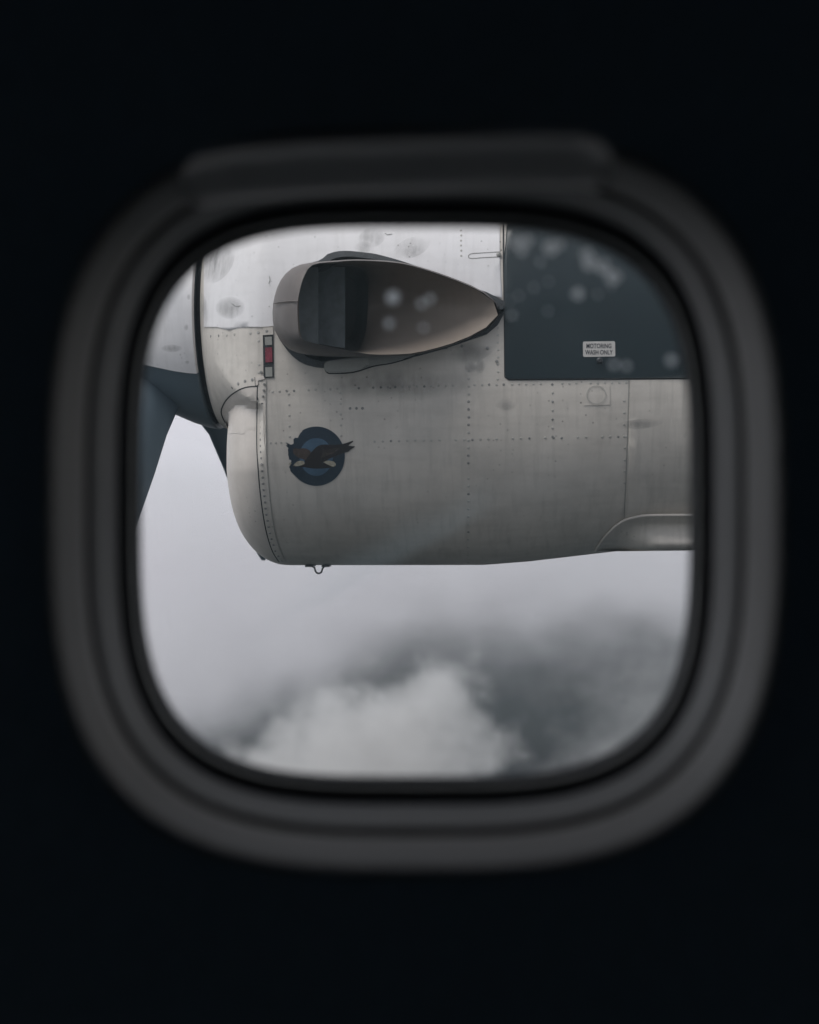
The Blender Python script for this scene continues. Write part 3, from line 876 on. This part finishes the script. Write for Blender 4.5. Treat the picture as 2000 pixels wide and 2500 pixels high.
# duct inside: the aft wall slopes inward and forward to a joint, then the throat drops away
joint = polar([(735, 650), (800, 646), (870, 650), (893, 664), (899, 700), (898, 760), (894, 805), (884, 840), (868, 857), (800, 846), (745, 832), (735, 800), (732, 740), (733, 690)], 72, (830, 752))
opj = polar(opening, 72, (830, 752))
rim2 = [at(x, y, rimY(x) + 0.001) for x, y in [(830 + (x - 830) * 0.995, 752 + (y - 752) * 0.99) for x, y in opj]]
duct = [rim2]
for t in (0.3, 0.65, 1.0):
    duct.append([at(x, y, rimY(x2) + (2.385 - rimY(x2)) * t ** 0.9) for (x, y), (x2, _) in zip(mixp(opj, joint, t), opj)])
obj('exhaust_duct', *loft(duct), M['heat_in'], nac, True, 50)
throat = [duct[-1], [at(x, y, 2.44) for x, y in shrink(joint, 0.96, 830, 752)], [at(x, y, 2.60) for x, y in shrink(joint, 0.72, 800, 752)]]
obj('exhaust_throat', *loft([[q + Vector((0, 0.002, 0)) for q in throat[0]]] + throat[1:], True, False, True), M['heat_in'], nac, True, 50)
def vane(x0, x1, Ya, Yb, mat):
    pts = [at(x0, 652, Ya), at(x1, 652, Yb), at(x1, 850, Yb), at(x0, 838, Ya)]
    v = pts + [q + Vector((0, 0.006, 0)) for q in pts]
    f = [(0, 1, 2, 3), (4, 5, 6, 7), (0, 1, 5, 4), (1, 2, 6, 5), (2, 3, 7, 6), (3, 0, 4, 7)]
    obj('exhaust_vane', v, f, mat, nac, False)
vane(716, 776, 2.31, 2.30, M['vane'])
vane(770, 842, 2.36, 2.345, M['vane'])
# seam rib over the dome, lower lip fold
def onbody(loop, off):
    r_ = []
    for x, y in loop:
        q, nr = surf(x, y, BODY); r_.append(q + nr * off)
    return r_
obj('exhaust_collar', *loft([onbody(cl, -0.002), onbody(cl, 0.0034), onbody(shrink(cl, 0.985), 0.0038), onbody(shrink(cl, 0.90), 0.0038), onbody(shrink(cl, 0.89), -0.02)]), M['soot'], nac, True, 40)
lug = [(795, 890), (803, 884), (892, 873), (1000, 862), (1015, 868), (960, 886), (913, 894), (863, 909), (812, 912), (800, 910), (794, 902)]
strip('panel_seam', smooth_poly(lug + lug[:1], 3, False), 3.0, M['seal'], 0.0012, 0, None, BODY)
patch('support_lug', lug, M['lug'], lambda x, y: 0.018 if x < 900 else 0.012, 0.02, 7, None, BODY)
obj('shroud_seam', *tube([at(x, y, rimY(700) + Y) for x, y, Y in ((668, 741, 0.060), (680, 738, 0.034), (700, 736, 0.014), (715, 735, 0.006), (727, 735, 0.000))], 0.0012, 6), M['heat'], nac)
disc_at(1224, 757, 0.006, 0.02, M['steel'], 'exhaust_bracket', nac, 0.002, 8)

# eyelet under the belly
hk = []
for px, py in ((754, 1381), (762, 1382), (768, 1386), (770, 1394), (774, 1399), (780, 1400), (785, 1397), (787, 1389), (791, 1384), (800, 1381)):
    hk.append(at(px, py, 2.60))
obj('belly_eyelet', *tube(hk, 0.0020, 8), M['steel'], nac)
for x0, x1 in ((748, 768), (788, 806)):
    a_, b_ = at(x0, 1379.5, 2.60), at(x1, 1383.5, 2.60)
    v = [Vector((x, y, z)) for z in (a_.z, b_.z) for x, y in ((a_.x, 2.58), (b_.x, 2.58), (b_.x, 2.62), (a_.x, 2.62))]
    obj('eyelet_pad', v, [(0, 1, 2, 3), (4, 5, 6, 7), (0, 1, 5, 4), (1, 2, 6, 5), (2, 3, 7, 6), (3, 0, 4, 7)], M['steel'], nac, False)

# ------------------------------------------------------------------ propeller
prop = empty('propeller', (-0.66, YC, SZ), 'propeller with white spinner and blue grey blades at the nose of the engine', 'propeller')
def revolve(prof, seg=96, a0=0.0, a1=2 * math.pi, close=True):
    n = seg if close else seg + 1
    return [[Vector((X, YC - r * math.cos(a0 + (a1 - a0) * i / seg), SZ + r * math.sin(a0 + (a1 - a0) * i / seg))) for i in range(n)] for X, r in prof]
sp_prof = [(-0.603, 0.10), (-0.603, 0.238), (-0.606, 0.2405), (-0.625, 0.237), (-0.66, 0.226), (-0.70, 0.209), (-0.76, 0.182), (-0.83, 0.142), (-0.89, 0.098), (-0.93, 0.055), (-0.945, 0.01)]
obj('spinner_hub', *loft(revolve(sp_prof), True, False, True), M['spinner_dark'], prop)
cover = [(-0.603, 0.2400), (-0.606, 0.2455), (-0.625, 0.2425), (-0.66, 0.2315), (-0.70, 0.2145), (-0.76, 0.1875), (-0.83, 0.147), (-0.89, 0.103), (-0.93, 0.060), (-0.949, 0.012)]
cv, cf = loft(revolve(cover, 64, R(-34), R(214), False), False)
cv2, cf2 = loft(revolve([(x, r - 0.006) for x, r in cover], 64, R(-34), R(214), False), False)
nn = len(cv)
edge = [(i * 65, (i + 1) * 65, nn + (i + 1) * 65, nn + i * 65) for i in range(len(cover) - 1)] + [(j, j + 1, nn + j + 1, nn + j) for j in range(64)]
obj('spinner_cover', cv + cv2, cf + [tuple(i + nn for i in q) for q in cf2] + edge, M['white'], prop, True, 40)
SPIN = BVHTree.FromPolygons(cv, cf)
for cx, cyv, a, b in ((455, 799, 6, 9), (461, 725, 5, 8), (457, 884, 7, 5), (420, 850, 26, 10)):
    patch('stain', oval(cx, cyv, a, b), M['stain'], 0.0006, 0, 4, prop, SPIN, fd)
obj('spinner_backplate', *loft(revolve([(-0.6035, 0.226), (-0.586, 0.226)])), M['seal'], prop)

def blade_mesh(ang):
    """one tapered, twisted blade along the direction ANG in the propeller plane"""
    dr = Vector((0, math.cos(ang), math.sin(ang)))
    tg = Vector((0, -math.sin(ang), math.cos(ang)))
    rings = []
    for s, c, th, pitch in ((0.10, 0.126, 0.10, 76), (0.22, 0.116, 0.080, 72), (0.30, 0.092, 0.050, 64), (0.40, 0.070, 0.030, 56), (0.55, 0.062, 0.022, 48), (0.75, 0.062, 0.016, 42), (0.92, 0.060, 0.011, 38), (1.00, 0.052, 0.008, 35), (1.045, 0.040, 0.006, 34), (1.06, 0.022, 0.004, 34)):
        a_ = R(pitch)
        cd = Vector((1, 0, 0)) * math.sin(a_) + tg * math.cos(a_) * 1.0
        nd = cd.cross(dr)
        ring = []
        for i in range(20):
            t = 2 * math.pi * i / 20
            u = math.cos(t)
            ring.append(Vector((-0.700 + 0.095 * dr.y * s - (0.012 if s < 0.35 else 0.0) - 0.055 * max(0, s - 0.3), YC, SZ)) + dr * s + cd * (c / 2 * u) + nd * (th / 2 * math.sin(t) * (0.55 + 0.45 * -u) if s > 0.2 else th / 2 * math.sin(t)))
        rings.append(ring)
    return loft(rings, True, True, True)
A0 = math.atan2(-0.843, -0.537)
for i in range(4):
    obj('blade', *blade_mesh(A0 + i * math.pi / 2), M['blade'], prop)
